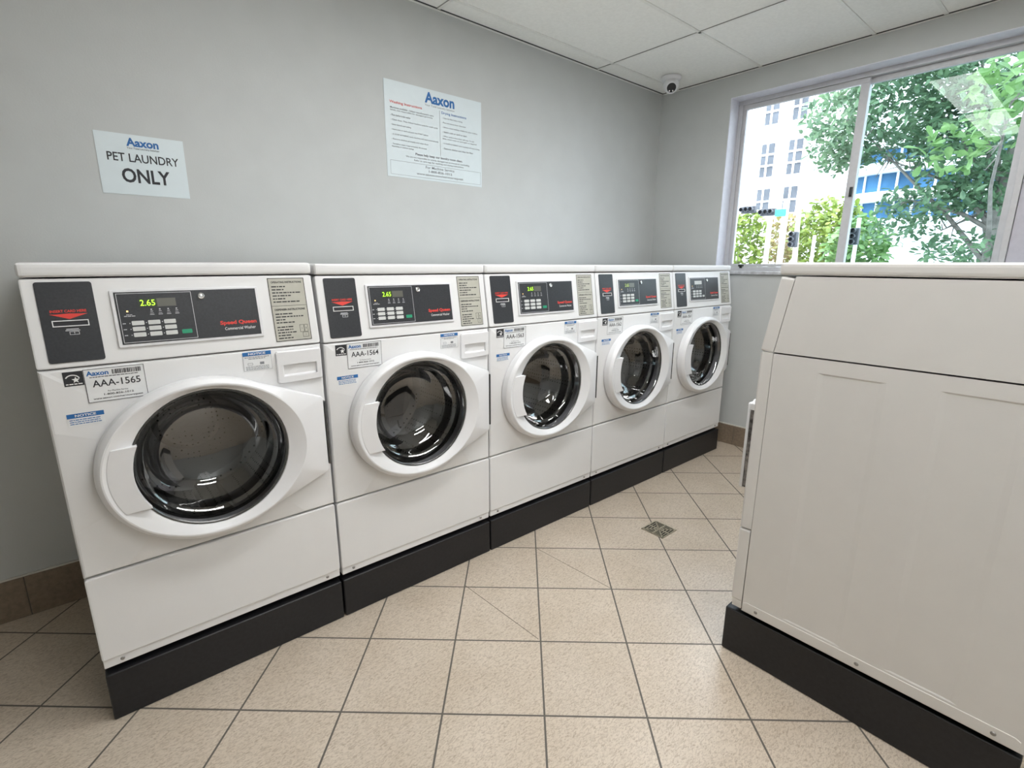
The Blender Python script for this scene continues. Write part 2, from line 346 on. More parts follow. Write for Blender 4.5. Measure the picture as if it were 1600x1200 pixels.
# ------------------------------------------------------------------ room shell
YW, XW, ZC = 0.776, 3.621, 2.507
XL, YF = -1.7, -3.6
def room():
    mb = MB(); mb.box(XL, XW+0.2, YF, YW+0.15, -0.1, 0.0)
    mb2 = []
    fl = mb.build('floor', [M['floor'], M['grout']], smooth=False); struct(fl)
    # two diagonal cuts in the tiles, inlaid in the floor mesh
    bm = bmesh.new(); bm.from_mesh(fl.data)
    for (ax, ay), (bx, by) in (((1.140, -0.134), (1.160, -0.552)), ((1.556, -0.119), (1.583, -0.532))):
        d = Vector((bx-ax, by-ay, 0)); nrm = Vector((-d.y, d.x, 0)).normalized()*0.0013
        A, B = Vector((ax, ay, 0.0006)), Vector((bx, by, 0.0006))
        fc = bm.faces.new([bm.verts.new(p) for p in (A-nrm, B-nrm, B+nrm, A+nrm)]); fc.material_index = 1
        fc.normal_update()
        if fc.normal.z < 0: fc.normal_flip()
    bm.to_mesh(fl.data); bm.free()
    struct(MB().box(XL-0.15, XW+0.2, YW, YW+0.15, 0, ZC+0.1).build('wall_back', M['wall'], smooth=False))
    struct(MB().box(XL-0.15, XL, YF, YW, 0, ZC+0.1).build('wall_left', M['wall'], smooth=False))
    struct(MB().box(XL-0.15, XW+0.2, YF-0.15, YF, 0, ZC+0.1).build('wall_front', M['wall'], smooth=False))
    mb = MB(); W0, W1, Y0, Y1, Z0, Z1 = XW, XW+0.2, -2.0, 0.233, 1.226, 2.370
    mb.box(W0, W1, YF, YW, 0, Z0); mb.box(W0, W1, YF, YW, Z1, ZC+0.1)
    mb.box(W0, W1, Y1, YW, Z0, Z1); mb.box(W0, W1, YF, Y0, Z0, Z1)
    struct(mb.build('wall_right', M['wall'], smooth=False))
    # suspended ceiling: tiles, grid, dark perimeter line
    mb = MB(); gx = [XL, -1.95+1.2, 0.46, 1.667, 2.872, XW]; gy = [YF, -3.30, -2.995, -2.69, -2.08, -1.775, -1.475, -0.865, -0.56, 0.05, 0.635, YW]
    for i in range(len(gx)-1):
        for j in range(len(gy)-1):
            if (gy[j+1] == -0.56 and i in (2, 3)) or (gy[j+1] in (-1.775, -2.995) and i == 2): continue      # lamp openings
            mb.box(gx[i]+0.004, gx[i+1]-0.004, gy[j]+0.004, gy[j+1]-0.004, ZC+0.004, ZC+0.02)
    nb = len(mb.bm.faces)
    for x in gx[1:-1]: mb.box(x-0.009, x+0.009, YF, YW, ZC, ZC+0.006)
    for y in gy[1:-1]: mb.box(XL, XW, y-0.009, y+0.009, ZC, ZC+0.0055)
    ne = len(mb.bm.faces)
    t = 0.014
    for b in ((XL, XW, YW-t, YW), (XL, XW, YF, YF+t), (XL, XL+t, YF, YW), (XW-t, XW, YF, YW)): mb.box(*b, ZC-0.002, ZC+0.005)
    ng = len(mb.bm.faces)
    # grey seams along the grid; black strips paint the shadow gap at the walls
    for x in gx[1:-1]: mb.box(x-0.0105, x-0.009, YF, YW, ZC-0.0002, ZC+0.004)
    ns = len(mb.bm.faces)
    mb.box(XL, XW, YW-t-0.004, YW-t, ZC-0.0005, ZC+0.004); mb.box(XW-t-0.004, XW-t, YF, YW, ZC-0.0005, ZC+0.004)
    mb.bm.faces.ensure_lookup_table()
    for i, fc in enumerate(mb.bm.faces): fc.material_index = 0 if i < nb else (1 if i < ng else (3 if i < ns else 2))
    mb.box(XL-0.15, XW+0.2, YF-0.15, YW+0.15, ZC+0.11, ZC+0.16)
    struct(mb.build('ceiling', [M['ceil'], M['grid'], M['gap_shade'], M['seam']], smooth=False))
    # tile skirting
    def skirt(name, along, fixed, a0, a1, joints, sgn, ztop):
        mb = MB(); cuts = [a0] + joints + [a1]
        for p, q in zip(cuts, cuts[1:]):
            if along == 'y': mb.box(fixed-0.010, fixed, p+0.0015, q-0.0015, 0, ztop, 0.0015, 1)
            else: mb.box(p+0.0015, q-0.0015, fixed-0.010, fixed, 0, ztop, 0.0015, 1)
        n0 = len(mb.bm.faces)
        if along == 'y': mb.box(fixed-0.008, fixed, a0, a1, 0, ztop-0.002); mb.box(fixed-0.009, fixed, a0, a1, ztop, ztop+0.006)
        else: mb.box(a0, a1, fixed-0.008, fixed, 0, ztop-0.002); mb.box(a0, a1, fixed-0.009, fixed, ztop, ztop+0.006)
        mb.bm.faces.ensure_lookup_table()
        for i in range(n0, len(mb.bm.faces)): mb.bm.faces[i].material_index = 1 if i < n0+6 else 2
        struct(mb.build(name, [M['skirt'], M['grout'], M['caulk']]))
    skirt('baseboard_right', 'y', XW, YF, YW-0.011, [-0.03-0.3*k for k in range(11, 0, -1)] + [-0.03, 0.27, 0.57], 1, 0.145)
    skirt('baseboard_back', 'x', YW, XL, XW-0.011, [XL+0.3*k for k in range(1, 18)], 1, 0.160)
room()

def window():
    w = thing('window_1', '', ''); del w['label']; del w['category']; struct(w)
    X0 = 3.731                                      # inner face of the frame
    w.location = (X0, -0.5, 1.246)
    off = (-X0, 0.5, -1.246)
    mb = MB()
    Y0, Y1, Z0, Z1 = -2.0, 0.233, 1.246, 2.370
    mb.box(X0, X0+0.07, Y0, Y1, Z1-0.030, Z1, 0.002); mb.box(X0, X0+0.07, Y0, Y1, Z0, Z0+0.030, 0.002)
    mb.box(X0, X0+0.07, Y1-0.028, Y1, Z0+0.03, Z1-0.03, 0.002)
    mb.box(X0, X0+0.07, -1.262, -1.236, Z0+0.03, Z1-0.03, 0.002)
    mb.box(X0-0.006, X0, Y0, Y1, Z1-0.032, Z1-0.026); mb.box(X0-0.006, X0, Y1-0.034, Y1-0.028, Z0+0.02, Z1-0.03)
    mb.build('window_frame', M['alu'], w, loc=off)
    def sash(name, y0, y1, x0, glass, mull0, mull1, top, bot):
        mb = MB()
        mb.box(x0, x0+0.026, y0, y1, top-0.030, top, 0.0015); mb.box(x0, x0+0.026, y0, y1, bot, bot+0.018, 0.0015)
        mb.box(x0, x0+0.026, y0, y0+mull0, bot+0.018, top-0.03, 0.0015); mb.box(x0, x0+0.026, y1-mull1, y1, bot+0.018, top-0.03, 0.0015)
        o = mb.build(name, M['alu'], w, loc=off)
        g = MB().box(x0+0.011, x0+0.014, y0+mull0-0.003, y1-mull1+0.003, bot+0.015, top-0.027).build('glass_pane', glass, o, smooth=False)
        return o
    sash('sliding_sash', -0.534, Y1-0.029, X0+0.008, M['pane'], 0.045, 0.029, Z1-0.031, Z0+0.031)
    sash('fixed_sash', -1.235, -0.491, X0+0.036, M['film'], 0.030, 0.040, Z1-0.031, Z0+0.031)
    MB().box(X0+0.012, X0+0.06, -2.0, -1.263, Z0+0.031, Z1-0.031, 0.003).build('infill_panel', M['infill'], w, loc=off)
    mb = MB(); mb.box(X0-0.016, X0+0.007, 0.085, 0.115, Z0+0.031, Z0+0.044, 0.002); mb.box(X0-0.010, X0+0.007, 0.093, 0.107, Z0+0.02, Z0+0.033, 0.001)
    mb.build('latch', M['rubber'], w, loc=off)
    mb = MB(); mb.box(X0-0.004, X0+0.007, -0.528, -0.512, 1.690, 1.745, 0.002); mb.box(X0-0.014, X0, -0.524, -0.516, 1.700, 1.735, 0.002)
    mb.build('sash_lock', M['rubber'], w, loc=off)
    mb = MB(); mb.box(XW-0.001, X0-0.001, 0.229, 0.2335, 1.246, 2.370); mb.box(XW-0.001, X0-0.001, -2.0, 0.229, 2.366, 2.3705)
    struct(mb.build('trim_2', M['reveal'], smooth=False))
    struct(MB().box(XW-0.022, X0+0.08, -2.0, 0.233, 1.226, 1.246, 0.003).build('trim_1', M['marble']))
window()

# ------------------------------------------------------------------ ceiling lamps (front pair reflects in the window; rear two unseen, added for frontal light)
def lamps():
    for x0, x1, yc, lab in ((0.46, 1.667, -0.7125, 'long recessed fluorescent ceiling lamp above the aisle, nearer the pet laundry sign'), (1.667, 2.872, -0.7125, 'long recessed fluorescent ceiling lamp above the aisle, nearer the window'),
                            (0.46, 1.667, -1.9275, 'unseen ceiling lamp added just behind the viewpoint for frontal light'),
                            (0.46, 1.667, -3.1475, 'unseen ceiling lamp added farthest from the row of washers to soften door shadows')):
        t = thing('ceiling_lamp', lab, 'ceiling lamp', ((x0+x1)/2, yc, ZC), 0, 'fluorescent lamps in the ceiling')
        hx, hy = (x1-x0)/2-0.013, 0.139
        mb = MB()
        mb.box(-hx, hx, -hy, -hy+0.012, -0.004, 0.07); mb.box(-hx, hx, hy-0.012, hy, -0.004, 0.07)
        mb.box(-hx, -hx+0.012, -hy+0.012, hy-0.012, -0.004, 0.07); mb.box(hx-0.012, hx, -hy+0.012, hy-0.012, -0.004, 0.07)
        mb.box(-hx, hx, -hy, hy, 0.07, 0.075)
        mb.build('frame', M['grid'], t, smooth=False)
        MB().box(-hx+0.013, hx-0.013, -hy+0.013, hy-0.013, 0.0, 0.008).build('diffuser', M['diffuser'], t, smooth=False)
lamps()

# ------------------------------------------------------------------ laundry machines
ZB = 0.150          # top of the plinths
W0, W1 = 0.003, 0.687
YFR = 0.004         # front plane
H = (0.343, 0.731)  # door glass centre
# sloped console plane
A0, A1 = Vector((0, 0.003, 1.031)), Vector((0, 0.037, 1.248))
UP = (A1-A0).normalized(); NRM = Vector((0, -UP.z, UP.y))
def fcon(x, z, d):
    t = (z-A0.z)/UP.z
    return Vector((x, A0.y, A0.z)) + UP*t + NRM*d
def ffront(x, z, d): return Vector((x, YFR-d, z))
def fdoor(a, b, h): return Vector((H[0]+a, h, H[1]+b))
OFF = (0, 0, -ZB)
YB = 0.710

def side_faces(mb, x, sgn, y0, y1, z0, z1, rects, dep=0.0018, ins=0.004):
    ys = sorted({y0, y1} | {r[0] for r in rects} | {r[1] for r in rects}); zs = sorted({z0, z1} | {r[2] for r in rects} | {r[3] for r in rects})
    for a, b in zip(ys, ys[1:]):
        for c, d in zip(zs, zs[1:]):
            if any(r[0] <= a and b <= r[1] and r[2] <= c and d <= r[3] for r in rects): continue
            mb.face([(x, a, c), (x, b, c), (x, b, d), (x, a, d)])
    xi = x - sgn*dep
    for a, b, c, d in rects:
        O = [(x, a, c), (x, b, c), (x, b, d), (x, a, d)]
        I = [(xi, a+0.014, c+ins), (xi, b-0.014, c+ins), (xi, b-0.014, d-ins), (xi, a+0.014, d-ins)]
        mb.face(I)
        for k in range(4): mb.face([O[k], O[(k+1) % 4], I[(k+1) % 4], I[k]])

def cabinet(root, m, hole):
    """shell shared by every machine in the room"""
    yc = 0.042
    mb = MB()
    R = [(0.165, 0.323, 0.208, 0.988), (0.429, 0.584, 0.208, 0.988)]
    side_faces(mb, W0, -1, yc, YB, 0.167, 1.026, R); side_faces(mb, W1, 1, yc, YB, 0.167, 1.026, R)
    mb.face([(W0, YB, 0.167), (W1, YB, 0.167), (W1, YB, 1.026), (W0, YB, 1.026)])
    mb.face([(W0, yc, 0.167), (W1, yc, 0.167), (W1, YB, 0.167), (W0, YB, 0.167)])
    mb.face([(W0, yc, 1.024), (W1, yc, 1.024), (W1, YB, 1.024), (W0, YB, 1.024)])
    for a, b in ((W0, W0+0.02), (W1-0.02, W1)): mb.face([(a, yc, 0.167), (b, yc, 0.167), (b, yc, 1.026), (a, yc, 1.026)])
    mb.build('cabinet', m, root, loc=OFF, recalc=False)
    # hood behind the console
    mb = MB()
    pr = [(fcon(0, 1.030, -0.040).y, 1.030), (YB, 1.030), (YB, 1.246), (fcon(0, 1.246, -0.040).y, 1.246)]
    mb.prism(pr, lambda a, b, d: Vector((d, a, b)), W0, W1)
    mb.build('hood', m, root, loc=OFF)
    MB().box(W0-0.001, W1+0.001, 0.030, YB+0.01, 1.2495, 1.284, 0.011, 3).build('lid', m, root, loc=OFF)
    MB().prism(rrect(W0, W1, 1.031, 1.2465, 0.007), fcon, -0.037, 0.0, 0.004).build('console', m, root, loc=OFF)
    mb = MB(); mb.prism(rrect(W0, W1, 0.194, 0.454, 0.008), ffront, -0.035, 0.0, 0.0045)
    mb.box(W0+0.002, W1-0.002, 0.0075, 0.038, 0.169, 0.196, 0.002)
    mb.build('lower_panel', m, root, loc=OFF)
    poly = rect(W0, W1, 0.459, 1.027); mb = MB()
    r_in = hole
    polar(mb, H, poly, [lambda a, ro: (r_in, YFR+0.037), lambda a, ro: (r_in, YFR), lambda a, ro: (ro-0.009, YFR), lambda a, ro: (ro-0.004, YFR+0.0012), lambda a, ro: (ro, YFR+0.006), lambda a, ro: (ro, YFR+0.037)], extra=poly)
    mb.build('front_panel', m, root, loc=OFF)
    for x in (0.048, 0.640):
        mb = MB(); mb.lathe([(0.0, -0.0035), (0.004, -0.003), (0.0055, -0.0005), (0.0055, 0.001)], lambda a, b, h: Vector((x+a, 0.0075+h, 0.183+b)), 14)
        mb.build('screw', M['screw'], root, loc=OFF)
    MB().box(0.012, 0.678, 0.030, 0.700, 0.160, 0.1665).build('gap_light_block', M['black'], root, loc=OFF)  # black slab added to keep light out of the gap below the cabinet
    for x in (0.06, 0.63):
        for y in (0.07, 0.64):
            mb = MB(); mb.lathe([(0, 0.150), (0.018, 0.150), (0.018, 0.154), (0.009, 0.156), (0.009, 0.160), (0, 0.160)], lambda a, b, h: Vector((x+a, y+b, h)), 14)
            mb.build('foot', M['rubber'], root, loc=OFF)

def door_outline():
    P = []
    c = (0.336, 0.7285); a, b = 0.270, 0.240
    t0, t1 = math.radians(57), math.radians(303)
    for k in range(81):
        t = t0 + (t1-t0)*k/80; P.append((c[0] + a*math.cos(t), c[1] + b*math.sin(t)))
    P += [(0.669, 0.594), (0.673, 0.602), (0.673, 0.848), (0.669, 0.855)]
    return P
DOOR = door_outline()
def crease(a):
    c = (0.338, 0.7285); A, B = 0.262, 0.224
    E = [(c[0] + A*math.cos(t), c[1] + B*math.sin(t)) for t in [2*math.pi*i/96 for i in range(96)]]
    return ray_out(E, H, a)
def washer_door(root):
    r_in = 0.2035
    def hx(a, r):
        x = H[0] + r*math.cos(a)
        return 0.042 if x < 0.47 else 0.042 - 0.016*min(1, (x-0.47)/0.2)
    def rc(a, ro): return min(crease(a), ro-0.014)
    g = [lambda a, ro: (r_in, YFR+0.03), lambda a, ro: (r_in, YFR-0.030), lambda a, ro: (r_in+0.0015, YFR-0.034), lambda a, ro: (r_in+0.005, YFR-0.036),
         lambda a, ro: (rc(a, ro)-0.006, YFR-0.0475), lambda a, ro: (rc(a, ro)-0.002, YFR-0.049), lambda a, ro: (rc(a, ro)+0.002, YFR-0.0485),
         lambda a, ro: (max(rc(a, ro)+0.006, ro-0.009), YFR-hx(a, ro)-0.003*(1 if ro-rc(a, ro) < 0.03 else 0)), lambda a, ro: (ro-0.0035, YFR-hx(a, ro)+0.002), lambda a, ro: (ro-0.0005, YFR-hx(a, ro)+0.008), lambda a, ro: (ro, YFR-hx(a, ro)+0.014), lambda a, ro: (ro, YFR-0.0045), lambda a, ro: (ro-0.010, YFR-0.0045), lambda a, ro: (ro-0.011, YFR-0.0005)]
    mb = MB(); polar(mb, H, DOOR, g, extra=DOOR[-4:], n=160)
    d = mb.build('door', M['plastic'], root, loc=OFF)
    # handle grip plate across the ring at the left
    pts = []
    z0, z1 = 0.630, 0.812
    for k in range(13):
        z = z0 + (z1-z0)*k/12; pts.append((H[0] - math.sqrt(max(0, 0.1955**2 - (z-H[1])**2)), z))
    left = []
    for k in range(13):
        z = z1 - (z1-z0)*k/12; left.append((0.336 - 0.245*math.sqrt(1-((z-0.7285)/0.224)**2), z))
    def fh(x, z, d):
        return ffront(x, z, d if d < 0.03 else d - 0.0035*min(1, max(0, (0.147-x)/0.06)))
    mb = MB(); mb.prism(pts + left, fh, 0.028, 0.0505, 0.0015)
    mb.build('handle', M['plastic'], d)
    # glass bowl, its dark trim ring, hinge
    prof = [(0.2025, -0.022), (0.198, -0.024), (0.193, -0.014), (0.190, 0.004), (0.186, 0.020), (0.181, 0.026), (0.176, 0.030), (0.172, 0.050), (0.165, 0.070), (0.160, 0.074), (0.150, 0.080), (0.140, 0.092), (0.115, 0.108), (0.085, 0.117), (0.045, 0.122), (0.0, 0.1235)]
    MB().lathe(prof, fdoor, 64).build('door_glass', M['glass'], d)
    mb = MB(); mb.lathe([(0.2030, -0.0285), (0.1995, -0.0285), (0.1965, -0.0255), (0.1965, -0.0235), (0.2030, -0.0225)], fdoor, 64, close=True)
    mb.build('glass_ring', M['trim'], d)
    MB().box(0.6735, 0.6795, -0.020, 0.0035, 0.618, 0.838, 0.0015).build('hinge', M['trim'], root, loc=OFF)
    mb = MB(); mb.lathe([(0.215, 0.012), (0.197, 0.014), (0.197, 0.022), (0.215, 0.055), (0.235, 0.058), (0.245, 0.05), (0.245, 0.03)], fdoor, 56)
    mb.build('door_seal', M['rubber'], root, loc=OFF)
    mb = MB(); mb.lathe([(0.218, 0.062), (0.222, 0.059), (0.262, 0.075), (0.262, 0.43), (0.23, 0.45), (0.11, 0.452), (0.09, 0.435), (0.0, 0.432)], fdoor, 64)
    for k in range(3):                               # lifters
        a = math.radians(35 + 120*k); u = Vector((math.cos(a), math.sin(a))); t = Vector((-u.y, u.x))
        def fr(p, q, h): return fdoor(u.x*p + t.x*q, u.y*p + t.y*q, h)
        mb.prism([(0.262, -0.05), (0.20, -0.012), (0.20, 0.012), (0.262, 0.05)], fr, 0.10, 0.41)
    mb.build('drum', M['drum'], root, loc=OFF)

def sticker_set(root, number, dx):
    rng = random.Random(3)
    # energy square
    mb = MB(); mb.prism(rect(0.040, 0.0785, 0.983, 1.0195), ffront, 0.0002, 0.0006)
    e = mb.build('energy_sticker', M['blackp'], root, loc=(dx, 0, -ZB), smooth=False)
    mb = MB(); cx, cz = 0.0575, 1.000
    for k in range(10):
        a, b = math.radians(10+15*k), math.radians(10+15*(k+1))
        mb.face([ffront(cx+0.014*math.cos(t)*1.05, cz+0.012*math.sin(t), 0.0012) for t in (a, b)] + [ffront(cx+0.0115*math.cos(t)*1.05, cz+0.0095*math.sin(t), 0.0012) for t in (b, a)])
    st = []
    for k in range(10):
        r = 0.0085 if k % 2 == 0 else 0.0036; t = math.radians(90+36*k); st.append((cx+0.006+r*math.cos(t), cz-0.002+r*math.sin(t)))
    for k in range(10): mb.face([ffront(cx+0.006, cz-0.002, 0.0012), ffront(*st[k], 0.0012), ffront(*st[(k+1) % 10], 0.0012)])
    lines(mb, ffront, 0.043, 0.076, 0.9865, 0.0026, 0.0012, rng)
    mb.build('emblem', M['whitep'], e)
    # numbered sticker
    mb = MB(); mb.prism(rect(0.079, 0.2055, 0.934, 1.0215), ffront, 0.0004, 0.0010)
    s = mb.build('number_sticker', M['sticker'], root, loc=(dx, 0, -ZB), smooth=False)
    mb = MB(); border(mb, ffront, 0.0793, 0.2052, 0.9343, 1.0212, 0.0012, 0.0014)
    x = 0.137
    while x < 0.196:
        w = rng.uniform(0.0007, 0.0026); quad(mb, ffront, x, x+w, 1.0035, 1.0155, 0.0014); x += w + rng.uniform(0.0007, 0.0018)
    lines(mb, ffront, 0.090, 0.196, 0.9985, 0.0018, 0.0014, rng, 0.95)
    text(mb, 'AAA-'+number, ffront, 0.0935, 0.1935, 0.9735, 0.9915, 0.0014, 0.01)
    text(mb, 'For Machine Service', ffront, 0.122, 0.164, 0.9585, 0.9625, 0.0014)
    text(mb, '1-800-826-1012', ffront, 0.113, 0.175, 0.9500, 0.9550, 0.0014, 0.015)
    text(mb, 'www.aaxon.com/servicerequest', ffront, 0.090, 0.194, 0.9400, 0.9455, 0.0014, 0.02)
    mb.build('lettering', M['blackp'], s)
    mb = MB(); text(mb, 'Aaxon', ffront, 0.0845, 0.1295, 1.0035, 1.0160, 0.0014, 0.03)
    mb.build('logo_lettering', M['bluep'], s)
    # notices
    for (a, b, c, d, pic) in ((0.0385, 0.1125, 0.8805, 0.9120, False), (0.4530, 0.5330, 0.9655, 1.0225, True)):
        mb = MB(); mb.prism(rect(a, b, c, d), ffront, 0.0002, 0.0006)
        n = mb.build('notice_sticker', M['sticker'], root, loc=OFF, smooth=False)
        hh = 0.0115
        mb = MB(); quad(mb, ffront, a, b, d-hh, d, 0.0010); mb.build('blue_header', M['bluep'], n)
        mb = MB(); text(mb, 'NOTICE', ffront, a+0.016, b-0.016, d-hh+0.0025, d-0.0025, 0.0014, 0.03); mb.build('lettering', M['whitep'], n)
        mb = MB()
        if pic:
            border(mb, ffront, a, b, c, d-hh, 0.0006, 0.0010)
            lines(mb, ffront, a+0.005, b-0.005, d-hh-0.006, 0.0022, 0.0010, rng); lines(mb, ffront, a+0.015, b-0.018, d-hh-0.0105, 0.0022, 0.0010, rng)
            quad(mb, ffront, a+0.046, a+0.058, c+0.017, c+0.025, 0.0010); border(mb, ffront, a+0.012, a+0.026, c+0.017, c+0.024, 0.001, 0.0010)
            for k in range(3): lines(mb, ffront, a+0.006, b-0.006, c+0.003+0.0042*k, 0.0018, 0.0010, rng, 0.95)
        else:
            for k in range(3): lines(mb, ffront, a+0.004, b-0.004, c+0.0035+0.0052*k, 0.0020, 0.0010, rng, 0.95)
        mb.build('small_print', M['greyp'] if pic else M['bluep'], n)

def control_panel(root):
    rng = random.Random(5)
    # card reader plate
    c = MB().prism(rrect(0.028, 0.137, 1.043, 1.238, 0.006), fcon, -0.001, 0.0022, 0.001).build('card_reader', M['panel'], root, loc=OFF)
    mb = MB()
    mb.prism([(0.046, 1.1605), (0.082, 1.1480), (0.119, 1.1605), (0.108, 1.1600), (0.082, 1.1615), (0.057, 1.1600)], fcon, 0.0022, 0.0030)
    text(mb, 'INSERT CARD HERE', fcon, 0.048, 0.117, 1.1640, 1.1705, 0.0030, 0.025)
    mb.build('arrow', M['red'], c)
    mb = MB(); Z0, Z1 = 1.1300, 1.1450
    for a in ((0.048, 0.118, Z0, Z0+0.002), (0.048, 0.118, Z1-0.002, Z1), (0.048, 0.050, Z0+0.002, Z1-0.002), (0.116, 0.118, Z0+0.002, Z1-0.002)):
        mb.prism(rect(*a), fcon, 0.0022, 0.0048)
    mb.build('slot_frame', M['whitep'], c)
    mb = MB(); quad(mb, fcon, 0.050, 0.116, Z0+0.002, Z1-0.002, 0.0026); mb.build('card_slot', M['blackp'], c)
    mb = MB()
    quad(mb, fcon, 0.072, 0.096, 1.1225, 1.1245, 0.0028); quad(mb, fcon, 0.070, 0.098, 1.1190, 1.1210, 0.0028)
    border(mb, fcon, 0.077, 0.096, 1.1095, 1.1175, 0.0012, 0.0028); text(mb, '!', fcon, 0.0855, 0.0875, 1.111, 1.1165, 0.0028)
    mb.build('icon', M['outline'], c)
    # display and keypad
    b = MB().prism(rrect(0.168, 0.5215, 1.067, 1.2145, 0.004), fcon, -0.001, 0.0048, 0.0018).build('control_panel', M['bezel'], root, loc=OFF)
    MB().prism(rect(0.1765, 0.5135, 1.0745, 1.2085), fcon, 0.0040, 0.0056).build('face_plate', M['panel'], b, smooth=False)
    d = 0.0064
    k = MB().prism(rect(0.179, 0.3485, 1.077, 1.2060), fcon, 0.0056, 0.0062).build('keypad', M['panel'], b, smooth=False)
    mb = MB(); border(mb, fcon, 0.1800, 0.3475, 1.0780, 1.2050, 0.0013, 0.0068)
    for x in (0.249, 0.268, 0.287, 0.306):
        quad(mb, fcon, x, x+0.0035, 1.1600, 1.1630, 0.0068); quad(mb, fcon, x-0.001, x+0.005, 1.1560, 1.1575, 0.0068); quad(mb, fcon, x-0.003, x+0.007, 1.1475, 1.1490, 0.0068); quad(mb, fcon, x-0.002, x+0.006, 1.1515, 1.1525, 0.0068)
    lines(mb, fcon, 0.190, 0.215, 1.1455, 0.0020, 0.0068, rng); lines(mb, fcon, 0.195, 0.210, 1.1495, 0.0015, 0.0068, rng)
    for r in range(3):
        z = 1.128 - 0.0152*r
        quad(mb, fcon, 0.184, 0.191, z-0.001, z+0.001, 0.0068)
        for cc in range(3):
            x = 0.2170 + 0.0355*cc; quad(mb, fcon, x-0.0185, x-0.0165, z-0.0012, z+0.0012, 0.0068)
    mb.build('print', M['outline'], b)
    mb = MB(); quad(mb, fcon, 0.1965, 0.2005, 1.1570, 1.1610, 0.0068); mb.build('indicator_light', M['led'], b)
    for r in range(3):
        for cc in range(3):
            x = 0.2170 + 0.0355*cc; z = 1.128 - 0.0152*r
            bt = MB().prism(rrect(x-0.0135, x+0.0135, z-0.0055, z+0.0055, 0.002), fcon, 0.0062, 0.0072).build('button', M['button'], b, smooth=False)
    MB().prism(rrect(0.3120, 0.3360, 1.0925, 1.1035, 0.002), fcon, 0.0062, 0.0072).build('start_button', M['start'], b, smooth=False)
    MB().prism(rect(0.2260, 0.3090, 1.1685, 1.1900), fcon, 0.0062, 0.0068).build('display', M['disp'], b, smooth=False)
    MB().prism(rect(0.2260, 0.2660, 1.1685, 1.1900), fcon, 0.0068, 0.0070).build('lit_display', M['dispdark'], b, smooth=False)
    mb = MB(); text(mb, '2.65', fcon, 0.2285, 0.2615, 1.1715, 1.1870, 0.0074, 0.0); mb.build('digits', M['green'], b)
    mb = MB(); mb.lathe([(0.0085, 0.0056), (0.0085, 0.0095), (0.0072, 0.0105), (0.0055, 0.0100), (0.0050, 0.0085), (0.0035, 0.0090), (0.0, 0.0092)], lambda a, c_, h: fcon(0.371+a, 1.1920+c_, h), 20)
    mb.build('key_lock', M['chrome'], b)
    mb = MB(); text(mb, 'Speed Queen', fcon, 0.4080, 0.5045, 1.1050, 1.1195, 0.0062, 0.035); mb.build('logo_lettering', M['red'], b)
    mb = MB(); text(mb, 'Commercial Washer', fcon, 0.4180, 0.5000, 1.0925, 1.1010, 0.0062, 0.005); mb.build('lettering', M['whitep'], b)
    # instruction label
    l = MB().prism(rect(0.5530, 0.6620, 1.0450, 1.2380), fcon, 0.0002, 0.0010).build('instruction_label', M['label'], root, loc=OFF, smooth=False)
    mb = MB(); D = 0.0014
    border(mb, fcon, 0.5535, 0.6615, 1.0455, 1.2375, 0.0018, D)
    text(mb, 'OPERATING INSTRUCTIONS', fcon, 0.5620, 0.6530, 1.2220, 1.2280, D, 0.03)
    z = 1.2100
    for i, fr in enumerate((0.45, 0.4, 0.98, 0.6, 0.42, 0.9)): lines(mb, fcon, 0.5620, 0.6520, z-0.0092*i, 0.0034, D, rng, fr)
    quad(mb, fcon, 0.5560, 0.6590, 1.1530, 1.1540, D)
    text(mb, 'DISPENSER INSTRUCTIONS', fcon, 0.5620, 0.6530, 1.1390, 1.1450, D, 0.03)
    z = 1.1270
    for i, fr in enumerate((0.6, 0.95, 0.3, 0.65)): lines(mb, fcon, 0.5620, 0.6520, z-0.0088*i, 0.0034, D, rng, fr)
    for i in range(5): lines(mb, fcon, 0.5620, 0.6200, 1.0870-0.0085*i, 0.0034, D, rng, (0.9, 0.8, 0.95, 0.7, 0.75)[i])
    border(mb, fcon, 0.6290, 0.6420, 1.0700, 1.0930, 0.0010, D); border(mb, fcon, 0.6430, 0.6540, 1.0700, 1.0930, 0.0010, D); border(mb, fcon, 0.6360, 0.6540, 1.0540, 1.0690, 0.0010, D)
    text(mb, '2', fcon, 0.6345, 0.6365, 1.079, 1.084, D); text(mb, '1', fcon, 0.6475, 0.6490, 1.079, 1.084, D); text(mb, '3', fcon, 0.644, 0.646, 1.059, 1.064, D)
    mb.build('lettering', M['blackp'], l)
    # dispenser drawer: raised plate with a scooped grip
    P = [(0.5440, 0.9180), (0.5440, 1.0100), (0.5490, 1.0160), (0.6810, 1.0160), (0.6840, 1.0120), (0.6840, 0.9190)]
    for q in range(9):
        t = q/8; P.append((0.6840 - 0.135*t, 0.9190 - 0.0068*math.sin(math.pi*min(1, t*0.55+0.10))*(1-0.2*t)))
    hole = [(0.5640, 0.9365), (0.6660, 0.9365), (0.6660, 0.9715), (0.5640, 0.9715)]
    c = (0.615, 0.954); mb = MB()
    polar(mb, c, P, [lambda a, ro: (ray_out(hole, c, a)*1.0, YFR+0.032), lambda a, ro: (ray_out(hole, c, a), YFR-0.006), lambda a, ro: (ray_out(hole, c, a)+0.002, YFR-0.008),
                     lambda a, ro: (ro-0.004, YFR-0.008), lambda a, ro: (ro-0.001, YFR-0.006), lambda a, ro: (ro, YFR-0.0005)], extra=P[:6]+hole, n=72)
    dr = mb.build('dispenser_drawer', M['plastic'], root, loc=OFF)
    mb = MB()
    mb.face([ffront(0.566, 0.9370, 0.004), ffront(0.664, 0.9370, 0.004), ffront(0.664, 0.9530, -0.014), ffront(0.566, 0.9530, -0.014)])
